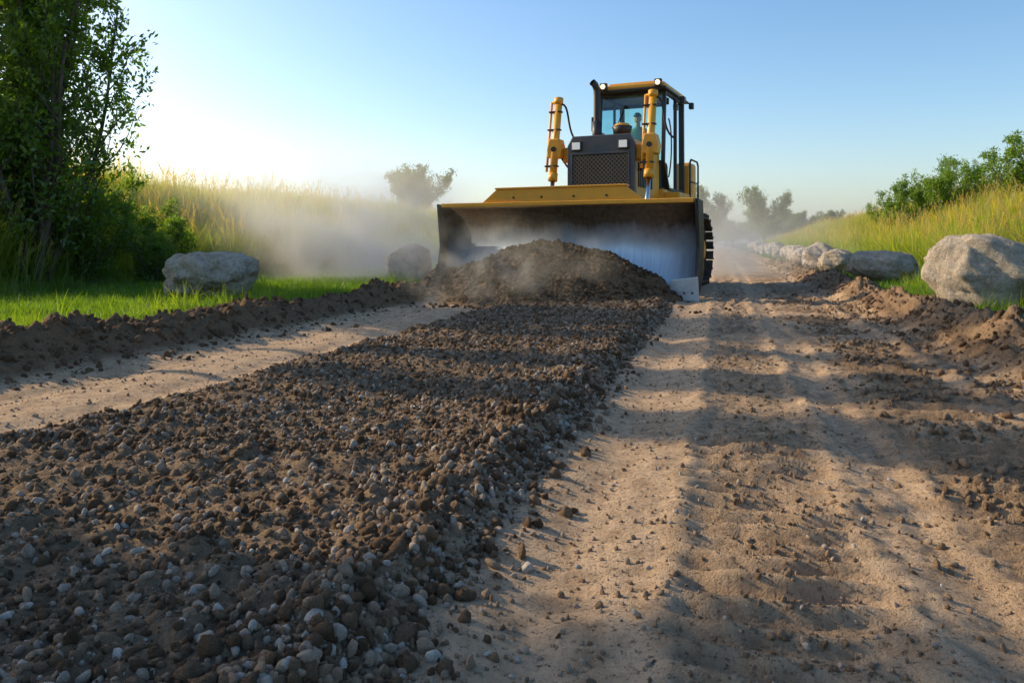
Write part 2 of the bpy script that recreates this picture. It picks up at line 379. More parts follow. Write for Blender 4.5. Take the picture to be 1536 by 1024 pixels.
x,y,z=[np.concatenate(a) for a in zip(scatter_s(900,-9.4,-10.6,4,60),scatter_s(1600,4.1,5.4,5,60),scatter_s(160,2.7,3.3,5,50),scatter_s(120,-5.2,-5.7,4,40))]
n=len(x);instancer('weeds',np.stack([x,y,z-.02],-1),rotz(n),(rng.uniform(.35,.9,n))[:,None]*np.ones(3),C_wd)
# ------------------------------------------------------------ trees
def barkmat():
    m,nt,b,o=newmat('bark');P=N(nt,'ShaderNodeNewGeometry').outputs['Position'];n=noise(nt,14,6,.7,P)
    nt.links.new(ramp(nt,n,[(.3,(.05,.035,.025)),(.7,(.16,.12,.09))]),b.inputs['Base Color']);b.inputs['Roughness'].default_value=.9;bump(nt,b,n,.6,.02);return m
m_bark=barkmat()
m_leaf=leaf_mat('shrub_leaves',(.04,.09,.014),(.13,.21,.03),.55)
m_leafd=leaf_mat('far_leaves',(.05,.085,.025),(.12,.16,.045),.4)
def tree_mesh(name,seed,h,nst,spread,nbr,ntw,nleaf,ls,mat,trunk=0.0,r0=.05,stiff=.5,blen=.42,leafr=.05,rounded=False):
    r=np.random.default_rng(seed);V=[];F=[];LP=[];LD=[]
    def tube(pts,ra,rb,k):
        b=len(V);m=len(pts)
        for i,p in enumerate(pts):
            d=(pts[min(i+1,m-1)]-pts[max(i-1,0)]);d/=np.linalg.norm(d)+1e-9
            a=np.cross(d,[.3,.9,.2]);a/=np.linalg.norm(a)+1e-9;c=np.cross(d,a);rr=ra+(rb-ra)*i/(m-1)
            for j in range(k):
                t=6.283*j/k;V.append(p+(a*math.cos(t)+c*math.sin(t))*rr)
        for i in range(m-1):
            for j in range(k): F.append((b+i*k+j,b+i*k+(j+1)%k,b+(i+1)*k+(j+1)%k,b+(i+1)*k+j))
    def walk(p,d,L,n,up,wig):
        pts=[p.copy()];d=d/np.linalg.norm(d)
        for i in range(n):
            d=d+np.array([0,0,up])+r.normal(0,wig,3);d/=np.linalg.norm(d);p=p+d*L/n;pts.append(p.copy())
        return pts
    base=np.zeros(3)
    if trunk>0:
        tp=walk(base,np.array([0,0,1.]),trunk,4,.1,.06);tube(tp,r0*1.3,r0,8);base=tp[-1]
    for s in range(nst):
        a=6.283*(s+r.random()*.8)/nst;sp=spread*r.uniform(.25,1.0)
        d=np.array([math.cos(a)*sp,math.sin(a)*sp,1.0]);L=(h-trunk)*r.uniform(.68,1.0)
        b0=base+(np.array([math.cos(a),math.sin(a),0])*r0*.8*(2 if trunk==0 else .3))
        st=walk(b0,d,L,9,.05 if not rounded else .02,.10);tube(st,r0*.75,r0*.12,6)
        for q in range(nbr):
            t=r.uniform(.10,1.0);i=min(int(t*9),8);p=st[i]+(st[i+1]-st[i])*(t*9-i)
            bd=r.normal(0,1,3);bd[2]=abs(bd[2])*.4+.25;bd/=np.linalg.norm(bd);bd+=(st[i+1]-st[i])/(L/9)*stiff
            bl=(h-trunk)*blen*r.uniform(.4,1)*(1-.55*t if not rounded else 1-.3*t)
            br=walk(p,bd,bl,5,.08,.16);tube(br,r0*.25*(1.1-.6*t),r0*.05,4)
            for w in range(ntw):
                t2=r.uniform(.15,1.0);i2=min(int(t2*5),4);p2=br[i2]+(br[i2+1]-br[i2])*(t2*5-i2)
                td=r.normal(0,1,3)*.8+(br[i2+1]-br[i2])/(bl/5)*.8;tw=walk(p2,td,bl*r.uniform(.18,.4),3,.05,.2)
                tube(tw,r0*.05,r0*.02,3)
                tw=np.array(tw)
                tt=r.uniform(0,2.999,nleaf);ii=tt.astype(int);pp=tw[ii]+(tw[ii+1]-tw[ii])*(tt-ii)[:,None]
                LP.append(pp+r.normal(0,leafr,(nleaf,3)));dd=(tw[-1]-tw[0]);dd=dd/(np.linalg.norm(dd)+1e-9)
                LD.append(np.repeat(dd[None],nleaf,0)+r.normal(0,.8,(nleaf,3)))
    LP=np.concatenate(LP);LD=np.concatenate(LD);LD/=np.linalg.norm(LD,axis=1)[:,None]
    n=len(LP);w=np.cross(LD,r.normal(size=(n,3)));w/=np.linalg.norm(w,axis=1)[:,None]
    l=(ls*r.uniform(.6,1.3,n))[:,None]
    Q=np.stack([LP,LP+LD*l*.5+w*l*.24,LP+LD*l,LP+LD*l*.5-w*l*.24],1).reshape(-1,3)
    nb=len(V);nf=len(F);co=np.concatenate([np.array(V),Q])
    lf=(np.arange(n*4)+nb).reshape(-1,4);f3=np.array(F)
    loops=np.concatenate([f3,lf])
    me=bpy.data.meshes.new(name);me.vertices.add(len(co));me.vertices.foreach_set('co',co.ravel())
    me.loops.add(loops.size);me.loops.foreach_set('vertex_index',loops.ravel().astype(np.int32))
    me.polygons.add(len(loops));me.polygons.foreach_set('loop_start',np.arange(0,loops.size,4))
    me.materials.append(m_bark);me.materials.append(mat)
    mi=np.zeros(len(loops),np.int32);mi[nf:]=1;me.polygons.foreach_set('material_index',mi);me.update(calc_edges=True)
    return me
def put(name,me,x,y,rz=0,s=1,dz=0):
    ob=bpy.data.objects.new(name,me);sc.collection.objects.link(ob);ob.location=(x,y,float(H(x,y))-.05+dz);ob.rotation_euler=(0,0,rz)
    ob.scale=(s,s,s) if not isinstance(s,tuple) else s;return ob
T1=tree_mesh('leafy_tree_a',1,5.6,10,.42,26,8,17,.08,m_leaf,0,.07,.7,.30,.05)
T2=tree_mesh('shrub_a',2,2.6,9,.8,14,6,16,.07,m_leaf,0,.035,.5,.42,.05)
T3=tree_mesh('shrub_b',3,2.2,10,1.0,12,6,16,.075,m_leaf,0,.035,.5,.42,.05)
T4=tree_mesh('leafy_tree_b',14,6.8,7,.22,18,8,18,.14,m_leaf,3.0,.10,.5,.28,.07,True)
T5=tree_mesh('round_tree',5,7.0,9,.95,18,8,18,.22,m_leafd,1.6,.16,.4,.40,.16,True)
T6=tree_mesh('round_tree_b',6,7.0,8,1.1,17,8,18,.22,m_leafd,1.2,.16,.4,.42,.18,True)
put('leafy_tree',T1,-7.3,12.1,1.4,(1.15,1.15,1.25))
put('leafy_tree',T1,-8.4,12.9,3.6,1.15)
for x,y,r_,s in ((-6.8,12.9,0,.75),(-7.6,13.5,1,1.0),(-6.9,15.0,2,.75),(-8.6,12.6,3,1.0),(-5.9,13.2,4,.6)):
    put('shrub',T2 if s>.9 else T3,x,y,r_,s)
# more trees stand along the left verge, past the frame edge, and throw the long shadows
for me,x,y,r_,s in ((T4,-8.2,5.0,.3,(1.1,1.1,1.0)),(T4,-8.0,2.8,1.5,(1.2,1.2,1.0)),(T4,-7.8,7.75,4.0,(.48,.48,1.0)),(T4,-8.4,9.45,2.0,(.40,.40,1.0))):
    put('leafy_tree',me,x,y,r_,s)
for px,yy,s,me in ((1345,33,.8,T2),(1375,31,1.1,T3),(1405,31,1.05,T2),(1435,29,1.1,T3),(1462,29,.85,T2),(1530,25,1.1,T3),(1325,38,.8,T3),(1575,24,1.2,T3)):
    put('shrub',me,(px-768)/1195*yy,yy,px*.7,s)
B1=tree_mesh('bare_sapling',9,3.0,3,.25,7,2,1,.03,m_leaf,0,.02,.8,.28,.03)
put('bare_sapling',B1,(1508-768)/1195*25,25,0,.85);put('bare_sapling',B1,(1345-768)/1195*36,36,1,.7)
def pt(px,yy,top,me,hm,rz,w=1.0):
    x=(px-768)/1195*yy;g=float(H(x,yy));ht=CAMH+(365-top)/1195*yy-g;s=ht/hm;put('round_tree',me,x,yy,rz,(s*w,s*w,s))
pt(622,60,255,T5,6.6,0,1.05);pt(1148,95,284,T6,6.6,1,.85);pt(1058,110,288,T5,6.6,2,.8)
pt(1205,100,318,T6,6.6,3,1.3);pt(1246,90,318,T5,6.6,4,1.2);pt(1180,120,328,T5,6.6,5,1.5);pt(1100,150,328,T6,6.6,1,1.4)
pt(1285,80,322,T6,6.6,2,1.3)
tl=make_coll('treeline_src',[T5,T6]);n=110
yy=rng.uniform(190,320,n);xx=rng.uniform(-160,260,n);s=rng.uniform(.7,1.3,n)
instancer('distant_treeline',np.stack([xx,yy,H(xx,yy)-.5],-1),rotz(n,.02),np.stack([s*1.7,s*1.7,s],-1),tl)
# ------------------------------------------------------------ bulldozer
doz=bpy.data.objects.new('bulldozer',None);sc.collection.objects.link(doz);doz.location=DP;doz.rotation_euler=(0,0,-TH)
def add(name,me,parent=doz,smooth=False):
    ob=bpy.data.objects.new(name,me);sc.collection.objects.link(ob);ob.parent=parent
    if smooth: me.polygons.foreach_set('use_smooth',np.ones(len(me.polygons),bool))
    return ob
def paint(name,col,rough=.45,dirt=.5,dcol=(.34,.215,.12),metal=0):
    m,nt,b,o=newmat(name);P=N(nt,'ShaderNodeNewGeometry').outputs['Position']
    n=noise(nt,3,8,.7,P);n2=noise(nt,25,6,.7,P)
    f=mth(nt,'MULTIPLY',ramp(nt,mth(nt,'ADD',mth(nt,'MULTIPLY',n,.7),mth(nt,'MULTIPLY',n2,.3)),[(.42,(0,0,0)),(.68,(1,1,1))]),dirt)
    nt.links.new(mix(nt,f,col,dcol),b.inputs['Base Color'])
    nt.links.new(mth(nt,'ADD',mth(nt,'MULTIPLY',f,.4),rough),b.inputs['Roughness']);b.inputs['Metallic'].default_value=metal
    bump(nt,b,n2,.08,.01);return m
m_y=paint('yellow_paint',(.93,.40,.02),.42,.4,(.42,.24,.10))
m_blk=paint('black_paint',(.018,.018,.02),.45,.35,(.12,.09,.06))
m_gray=paint('grille_frame_grey',(.075,.08,.09),.4,.3)
m_trk=paint('track_steel',(.06,.05,.042),.55,.8,(.20,.14,.09),.4)
m_chr=paint('chrome_rod',(.7,.72,.75),.18,.1,metal=1)
m_rub=paint('rubber_hose',(.015,.015,.015),.6,.2)
m_seat=paint('seat_vinyl',(.03,.03,.035),.6,.1)
def glassmat():
    m=bpy.data.materials.new('cab_glass');m.use_nodes=True;nt=m.node_tree;nt.nodes.clear()
    o=N(nt,'ShaderNodeOutputMaterial');t=N(nt,'ShaderNodeBsdfTransparent');t.inputs[0].default_value=(.66,.88,.86,1)
    g=N(nt,'ShaderNodeBsdfGlossy');g.inputs['Roughness'].default_value=.03;g.inputs[0].default_value=(.9,.95,1,1)
    mx=N(nt,'ShaderNodeMixShader');fr=N(nt,'ShaderNodeFresnel');fr.inputs[0].default_value=1.5
    nt.links.new(mth(nt,'ADD',fr.outputs[0],.04),mx.inputs[0]);nt.links.new(t.outputs[0],mx.inputs[1]);nt.links.new(g.outputs[0],mx.inputs[2]);nt.links.new(mx.outputs[0],o.inputs[0]);return m
m_gl=glassmat()
def lampmat(name,col,st):
    m,nt,b,o=newmat(name);b.inputs['Base Color'].default_value=(.8,.8,.78,1);b.inputs['Roughness'].default_value=.15
    b.inputs['Emission Color'].default_value=(*col,1);b.inputs['Emission Strength'].default_value=st;return m
m_head=lampmat('headlight_lens',(1,.95,.85),.25);m_work=lampmat('work_light_lens',(1,.62,.28),2.2)
def bmfin(bm,name,mat,bevel=0,parent=doz,seg=2,smooth=False):
    if bevel>0:
        bmesh.ops.bevel(bm,geom=list(bm.edges),offset=bevel,segments=seg,affect='EDGES',profile=.5)
    bmesh.ops.recalc_face_normals(bm,faces=bm.faces)
    me=bpy.data.meshes.new(name);bm.to_mesh(me);bm.free();me.materials.append(mat);return add(name,me,parent,smooth)
def box(name,x0,x1,y0,y1,z0,z1,mat,bevel=.012,parent=doz,rot=None):
    bm=bmesh.new();bmesh.ops.create_cube(bm,size=1)
    for v in bm.verts: v.co=Vector(((x0+x1)/2+v.co.x*(x1-x0),(y0+y1)/2+v.co.y*(y1-y0),(z0+z1)/2+v.co.z*(z1-z0)))
    if rot:
        c=Vector(((x0+x1)/2,(y0+y1)/2,(z0+z1)/2));bmesh.ops.rotate(bm,cent=c,matrix=Euler(rot).to_matrix(),verts=bm.verts)
    return bmfin(bm,name,mat,bevel,parent)
def prism(name,pts,ax,a,b,mat,bevel=.01,parent=doz):
    bm=bmesh.new()
    def mk(p,t):
        if ax=='x': return (t,p[0],p[1])
        if ax=='y': return (p[0],t,p[1])
        return (p[0],p[1],t)
    A=[bm.verts.new(mk(p,a)) for p in pts];B=[bm.verts.new(mk(p,b)) for p in pts]
    bm.faces.new(A);bm.faces.new(B[::-1]);n=len(pts)
    for i in range(n): bm.faces.new((A[i],B[i],B[(i+1)%n],A[(i+1)%n]))
    return bmfin(bm,name,mat,bevel,parent)
def tube(name,pts,r,mat,parent=doz,k=12,smooth=True,caps=True,r2=None):
    pts=[Vector(p) for p in pts];bm=bmesh.new();rings=[];m=len(pts)
    for i,p in enumerate(pts):
        d=(pts[min(i+1,m-1)]-pts[max(i-1,0)]).normalized();a=d.cross(Vector((.31,.2,.93)) if abs(d.z)<.8 else Vector((0,1,0))).normalized();c=d.cross(a)
        rr=r if r2 is None else r+(r2-r)*i/(m-1)
        rings.append([bm.verts.new(p+(a*math.cos(6.2832*j/k)+c*math.sin(6.2832*j/k))*rr) for j in range(k)])
    for i in range(m-1):
        for j in range(k): bm.faces.new((rings[i][j],rings[i][(j+1)%k],rings[i+1][(j+1)%k],rings[i+1][j]))
    if caps: bm.faces.new(rings[0]);bm.faces.new(rings[-1][::-1])
    ob=bmfin(bm,name,mat,0,parent)
    for p in ob.data.polygons: p.use_smooth=len(p.vertices)==4
    return ob
def bez(p,n=14):
    p=[Vector(q) for q in p];o=[]
    for i in range(n+1):
        t=i/n;o.append(p[0]*(1-t)**3+p[1]*3*t*(1-t)**2+p[2]*3*t*t*(1-t)+p[3]*t**3)
    return o
def blademat():
    m,nt,b,o=newmat('blade_steel')
    tc=N(nt,'ShaderNodeTexCoord').outputs['Object'];z=N(nt,'ShaderNodeSeparateXYZ');nt.links.new(tc,z.inputs[0])
    n=noise(nt,1.3,5,.6,tc);mp=N(nt,'ShaderNodeMapping');mp.inputs['Scale'].default_value=(14,1,.8);nt.links.new(tc,mp.inputs[0])
    n2=noise(nt,1.5,6,.7,mp.outputs[0]);n3=noise(nt,14,6,.7,tc)
    f=mth(nt,'ADD',z.outputs[2],mth(nt,'ADD',mth(nt,'MULTIPLY',n,.5),mth(nt,'MULTIPLY',n2,.25)))
    k=ramp(nt,mth(nt,'MULTIPLY',f,.5),[(.54,(1,1,1)),(.76,(0,0,0))])
    steel=ramp(nt,n2,[(.3,(.48,.54,.62)),(.7,(.72,.78,.86))])
    dark=ramp(nt,n3,[(.35,(.045,.030,.02)),(.7,(.13,.085,.05))])
    nt.links.new(mix(nt,k,dark,steel),b.inputs['Base Color']);nt.links.new(mth(nt,'MULTIPLY',k,.45),b.inputs['Metallic'])
    b.inputs['Roughness'].default_value=.42;bump(nt,b,n3,.1,.01);return m
m_bl=blademat()
m_edge=paint('cutting_edge_steel',(.5,.56,.63),.35,.5,(.2,.14,.09),.6)
prof=[]
for i in range(25):
    t=i/24;prof.append((-.10+.10*t+.30*math.sin(math.pi*t)**.9-.0,.12+1.36*t))
full=[(y,z) for y,z in prof]+[(y+.07,z) for y,z in prof[::-1]]
bl=prism('blade',full,'x',-2.18,2.18,m_bl,0)
for p in bl.data.polygons: p.use_smooth=(len(p.vertices)==4 and abs(p.normal.x)<.1 and abs(p.normal.z)<.98)
box('cutting_edge',-2.18,2.18,-.135,-.095,.0,.26,m_edge,.006)
for sx in (-1,1):
    x0=sx*2.18
    prism('blade_end_plate',[(-.13,.02),(.0,.02),(.34,.35),(.40,1.0),(.30,1.50),(-.06,1.52),(-.02,1.3),(.06,.8),(-.06,.3)],'x',min(x0,x0+sx*.05),max(x0,x0+sx*.05),m_blk,.008)
    prism('end_bit',[(sx*1.85,.30),(sx*2.25,.36),(sx*2.27,.0),(sx*1.80,.0)],'y',-.17,-.14,m_edge,.005)
    for kx in (1.92,2.05,2.17):
        tube('edge_bolt',[(sx*kx,-.17,.12),(sx*kx,-.19,.12)],.018,m_trk,k=6)
    prism('blade_rib',[(.42,.3),(.75,.3),(.55,1.1),(.42,1.1)],'x',sx*.9-.04,sx*.9+.04,m_y,.01)
for i in range(17):
    kx=-1.7+i*3.4/16;tube('edge_bolt',[(kx,-.13,.19),(kx,-.15,.19)],.017,m_trk,k=6)
box('blade_top_beam',-2.16,2.16,-.03,.20,1.46,1.53,m_y,.012)
prism('spill_guard',[(-1.38,1.53),(1.38,1.53),(1.10,1.74),(-1.12,1.74)],'y',.0,.06,m_y,.008)
box('spill_guard_lip',-1.14,1.12,-.02,.16,1.74,1.77,m_y,.008)
for kx in (-.8,-.3,.25,.8): tube('guard_bolt',[(kx,0,1.60),(kx,-.015,1.60)],.02,m_blk,k=6)
box('blade_back_beam',-2.0,2.0,.40,.62,.55,.95,m_y,.02)
for sx in (-1,1):
    box('push_arm',sx*1.62-.11,sx*1.62+.11,.5,3.6,.28,.55,m_y,.02,rot=(.03,0,sx*.10))
    tube('tilt_brace',[(sx*1.3,.5,1.1),(sx*1.45,2.0,.55)],.06,m_y)
def track(sx):
    pts=[];R=.66;y0,y1=1.75,5.05;zc=.72;step=.21
    L=y1-y0;per=2*L+2*math.pi*R;n=int(per/step);bm=bmesh.new()
    for i in range(n):
        d=per*i/n
        if d<L: y=y0+d;z=zc-R;a=0
        elif d<L+math.pi*R: a=(d-L)/R;y=y1+R*math.sin(a);z=zc-R*math.cos(a)
        elif d<2*L+math.pi*R: y=y1-(d-L-math.pi*R);z=zc+R;a=math.pi
        else: a=math.pi+(d-2*L-math.pi*R)/R;y=y0+R*math.sin(a);z=zc-R*math.cos(a)
        M=Matrix.Translation((sx*1.08,y,z))@Matrix.Rotation(a,4,'X')
        for (bx,by,bz,lx,ly,lz) in ((0,0,0,.54,.17,.035),(0,-.07,-.05,.54,.03,.09),(-.1,0,.055,.05,.2,.09),(.1,0,.055,.05,.2,.09)):
            g=bmesh.ops.create_cube(bm,size=1)
            for v in g['verts']: v.co=M@Vector((bx+v.co.x*lx,by+v.co.y*ly,bz+v.co.z*lz))
    bmfin(bm,'track_chain',m_trk,0)
    for yy in (y0,y1):
        tube('track_idler',[(sx*1.08-.1,yy,zc),(sx*1.08+.1,yy,zc)],.56,m_trk,k=32)
        tube('idler_hub',[(sx*1.08-.2,yy,zc),(sx*1.08+.2,yy,zc)],.2,m_y,k=20)
    box('track_frame',sx*1.08-.17,sx*1.08+.17,y0,y1,.38,.75,m_y,.03)
    for k in range(7): tube('track_roller',[(sx*1.08-.16,y0+.2+k*.48,.27),(sx*1.08+.16,y0+.2+k*.48,.27)],.14,m_trk,k=18)
    for k in range(2): tube('carrier_roller',[(sx*1.08-.12,y0+1+k*1.3,1.2),(sx*1.08+.12,y0+1+k*1.3,1.2)],.09,m_trk,k=14)
track(-1);track(1)
box('chassis',-.78,.78,1.9,5.9,.55,1.55,m_blk,.03)
prism('hood',[(-.60,1.5),(.60,1.5),(.60,2.66),(.50,2.80),(-.50,2.80),(-.60,2.66)],'y',2.19,4.0,m_y,.015)
prism('grille_frame',[(-.65,1.45),(.65,1.45),(.65,2.66),(.55,2.84),(-.55,2.84),(-.65,2.66)],'y',2.06,2.186,m_gray,.015)
box('grille_recess',-.53,.53,2.045,2.058,1.5,2.48,m_blk,0)
bm=bmesh.new()
for sgn in (-1,1):
    for i in range(-20,21):
        x0,x1,z0,z1=-.52,.52,1.5,2.47;c=i*.080
        pts=[]
        for x in (x0,x1):
            z=1.985+sgn*x+c
            if z0<=z<=z1: pts.append((x,z))
        for z in (z0,z1):
            x=(z-1.985-c)*sgn
            if x0<x<x1: pts.append((x,z))
        if len(pts)<2: continue
        (xa,za),(xb,zb)=pts[:2];l=math.hypot(xb-xa,zb-za)
        if l<.05: continue
        M=Matrix.Translation(((xa+xb)/2,2.036+.003*sgn,(za+zb)/2))@Matrix.Rotation(-math.atan2(zb-za,xb-xa),4,'Y')
        g=bmesh.ops.create_cube(bm,size=1)
        for v in g['verts']: v.co=M@Vector((v.co.x*l,v.co.y*.012,v.co.z*.016))
bmfin(bm,'grille_mesh',paint('grille_bronze',(.20,.145,.09),.5,.4,metal=.2))
for a in ((-.56,-.53),(.53,.56)): box('grille_side_trim',a[0],a[1],2.01,2.055,1.5,2.5,m_gray,.006)
box('grille_top_trim',-.56,.56,2.01,2.055,2.485,2.52,m_gray,.006)
for sx in (-1,1):
    box('headlight_housing',sx*.45-.10,sx*.45+.10,2.0,2.055,2.56,2.74,m_blk,.01)
    box('headlight',sx*.45-.075,sx*.45+.075,1.985,1.998,2.585,2.715,m_head,.004)
    for k in range(9): box('hood_louvre',sx*.612-.01,sx*.612+.01,2.45+k*.11,2.51+k*.11,1.9,2.35,m_blk,.003)
box('hood_center_strip',-.2,.2,2.25,3.9,2.803,2.82,m_blk,.004)
ex_p=[(-.42,3.1,2.78),(-.42,3.1,3.75),(-.42,3.09,3.87),(-.44,3.04,3.97),(-.48,2.98,4.02)]
tube('exhaust_stack',ex_p,.068,m_blk,k=16,caps=False)
tube('exhaust_muffler',[(-.42,3.1,2.80),(-.42,3.1,3.25)],.095,m_blk,k=18)
tube('precleaner_neck',[(.08,3.15,2.8),(.08,3.15,2.98)],.11,m_blk,k=20)
tube('precleaner_bowl',[(.08,3.15,2.98),(.08,3.15,3.05),(.08,3.15,3.13)],.16,m_blk,k=24,r2=.20)
tube('precleaner_cap',[(.08,3.15,3.133),(.08,3.15,3.19)],.19,m_y,k=24,r2=.12)
for sx in (-1,1):
    X=sx*.92
    tube('lift_cylinder_barrel',[(X,2.02,2.12),(X,2.30,3.52)],.072,m_y,k=20)
    tube('lift_cylinder_cap',[(X,2.295,3.50),(X,2.32,3.62)],.088,m_y,k=20)
    tube('lift_cylinder_gland',[(X,2.0,2.02),(X,2.03,2.16)],.088,m_y,k=20)
    tube('lift_cylinder_rod',[(X,1.75,1.0),(X,2.01,2.05)],.042,m_chr,k=16)
    tube('lift_cylinder_pipe',[(X-.13,2.02,2.2),(X-.13,2.29,3.55)],.024,m_y,k=10)
    tube('lift_cylinder_pipe_end',[(X-.13,2.29,3.54),(X,2.30,3.56)],.024,m_y,k=10)
    for zz in (2.3,3.0,3.35): box('pipe_clamp',X-.16,X+.085,2.0+(zz-2.12)*.2-.05,2.0+(zz-2.12)*.2+.07,zz-.015,zz+.015,m_blk,.003)
    prism('trunnion_yoke',[(X-.13,2.46),(X+.13,2.46),(X+.15,2.62),(X+.10,2.82),(X-.10,2.82),(X-.15,2.62)],'y',2.05,2.33,m_y,.02)
    tube('trunnion_pin',[(X,2.03,2.62),(X,2.05,2.62)],.05,m_blk,k=16)
    a,b=sorted((sx*.58,sx*.80));box('trunnion_bracket',a,b,2.22,2.62,2.38,2.66,m_y,.02)
    tube('hydraulic_hose',bez([(X+.08,2.3,3.5),(X+.26,2.3,3.45),(X+.10,2.4,2.9),(X+.32,2.6,2.78)]),.02,m_rub,k=8)
    tube('hydraulic_hose',bez([(X-sx*.05,2.3,2.5),(X-.25*sx,2.2,2.2),(X-.3*sx,2.6,2.1),(X-sx*.3,2.8,2.4)]),.02,m_rub,k=8)
for sx in (-1,1):
    a,b=sorted((sx*.62,sx*1.10));box('fender',a,b,3.3,5.9,1.52,1.62,m_y,.015)
    a,b=sorted((sx*.70,sx*1.02));box('side_tank',a,b,3.95,5.3,1.62,1.88,m_y,.03)
box('cab_base',-.70,.70,3.95,5.75,1.5,1.95,m_y,.03)
box('rear_fuel_tank',-.72,.86,5.8,6.3,1.5,2.65,m_y,.08)
cx=.68;cy0,cy1=3.98,5.65;zf,zt=1.95,4.0
def post(n,p,q,w=.06,mat=m_blk):
    p=Vector(p);q=Vector(q);d=(q-p);L=d.length;bm=bmesh.new();bmesh.ops.create_cube(bm,size=1)
    for v in bm.verts: v.co=Vector((v.co.x*w,v.co.y*w,v.co.z*L))
    M=Matrix.Translation((p+q)/2)@d.to_track_quat('Z','Y').to_matrix().to_4x4();bmesh.ops.transform(bm,matrix=M,verts=bm.verts)
    return bmfin(bm,n,mat,.01)
for sx in (-1,1):
    post('cab_front_pillar',(sx*cx,cy0,2.5),(sx*cx,cy0+.12,zt),.075)
    post('cab_lower_pillar',(sx*cx,cy0+.42,zf),(sx*cx,cy0,2.5),.07)
    post('cab_rear_pillar',(sx*cx,cy1,zf),(sx*cx,cy1-.05,zt),.10)
    post('cab_mid_pillar',(sx*cx,cy0+1.05,zf),(sx*cx,cy0+1.05,zt),.06)
    box('cab_sill',sx*cx-.035,sx*cx+.035,cy0+.42,cy1,1.93,2.0,m_blk,.01)
    box('cab_side_header',sx*cx-.035,sx*cx+.035,cy0+.1,cy1,zt-.10,zt-.0,m_blk,.01)
    bm=bmesh.new();vs=[bm.verts.new((sx*(cx-.005),y,z)) for y,z in ((cy0+.45,2.0),(cy0+.04,2.5),(cy0+.12,zt-.1),(cy1-.08,zt-.1),(cy1-.04,2.0))];bm.faces.new(vs);bmfin(bm,'side_window',m_gl)
    tube('grab_rail',bez([(sx*(cx+.05),cy0+.25,2.2),(sx*(cx+.14),cy0+.2,2.5),(sx*(cx+.14),cy0+.2,3.2),(sx*(cx+.05),cy0+.25,3.4)]),.015,m_blk,k=8)
post('windshield_lower_rail',(-cx,cy0,2.5),(cx,cy0,2.5),.06);post('windshield_header',(-cx,cy0+.12,zt-.06),(cx,cy0+.12,zt-.06),.09)
post('rear_header',(-cx,cy1-.05,zt-.06),(cx,cy1-.05,zt-.06),.09);post('rear_rail',(-cx,cy1-.03,2.6),(cx,cy1-.03,2.6),.07)
box('rear_lower_panel',-cx+.05,cx-.05,cy1-.05,cy1,1.95,2.6,m_blk,.01)
box('cab_front_lower',-cx+.05,cx-.05,cy0+.0,cy0+.06,1.95,2.47,m_blk,.01)
for nm,y,z0,z1,y2 in (('windshield',cy0+.0,2.52,zt-.1,cy0+.11),('rear_window',cy1-.03,2.63,zt-.1,cy1-.05)):
    bm=bmesh.new();vs=[bm.verts.new(p) for p in ((-cx+.03,y,z0),(cx-.03,y,z0),(cx-.03,y2,z1),(-cx+.03,y2,z1))];bm.faces.new(vs);bmfin(bm,nm,m_gl)
tube('wiper_arm',[(-.45,cy0-.03,2.6),(-.25,cy0+.05,3.3)],.012,m_blk,k=6)
tube('wiper_blade',[(-.40,cy0+.02,3.0),(-.14,cy0+.06,3.7)],.012,m_blk,k=6)
prism('cab_roof',[(-.66,3.86),(.74,3.86),(.74,5.84),(-.66,5.84)],'z',4.0,4.10,m_y,.03)
prism('cab_roof_cap',[(-.5,4.05),(.58,4.05),(.58,5.7),(-.5,5.7)],'z',4.103,4.17,m_y,.03)
box('roof_gutter',-.70,.78,3.80,5.9,3.955,3.998,m_blk,.01)
for x in (-.50,.64):
    box('work_light_housing',x-.075,x+.075,3.70,3.80,3.98,4.13,m_blk,.015)
    tube('work_light',[(x,3.695,4.055),(x,3.685,4.055)],.05,m_work,k=20)
for y in (4.9,5.75):
    box('side_light_housing',.80,.90,y,y+.12,3.82,3.96,m_blk,.015)
tube('light_arm',[(.7,5.8,3.97),(.86,5.82,3.94)],.018,m_blk,k=8)
box('mirror',-.86,-.80,4.0,4.12,3.2,3.5,m_blk,.015);tube('mirror_arm',[(-.68,4.05,3.55),(-.83,4.06,3.5)],.012,m_blk,k=6)
for y in (4.9,5.7): tube('handrail_post',[(1.02,y,1.6),(1.02,y,2.55)],.02,m_blk,k=8)
tube('handrail',[(1.02,4.9,2.55),(1.02,5.0,2.62),(1.02,5.6,2.62),(1.02,5.7,2.55)],.02,m_blk,k=8)
tube('handrail_mid',[(1.02,4.9,2.15),(1.02,5.7,2.15)],.016,m_blk,k=8)
box('step',1.12,1.22,4.0,4.5,1.3,1.34,m_blk,.005)
SD=.24
box('seat_cushion',-.40,.12,4.75,5.25,2.30+SD,2.46+SD,m_seat,.05);box('seat_back',-.38,.10,5.2,5.34,2.4+SD,3.1+SD,m_seat,.06);box('seat_base',-.30,.0,4.85,5.2,1.95,2.3+SD,m_blk,.02)
box('dash_console',-.3,.25,4.15,4.35,1.95,2.75,m_blk,.03,rot=(-.15,0,0))
for x in (-.46,.20): tube('control_lever',[(x,4.7,2.3+SD),(x,4.64,2.76+SD)],.018,m_blk,k=8);box('armrest',x-.06,x+.06,4.75,5.2,2.55+SD,2.63+SD,m_seat,.02)
box('cab_floor',-.64,.64,4.05,5.6,1.953,1.99,m_blk,0)
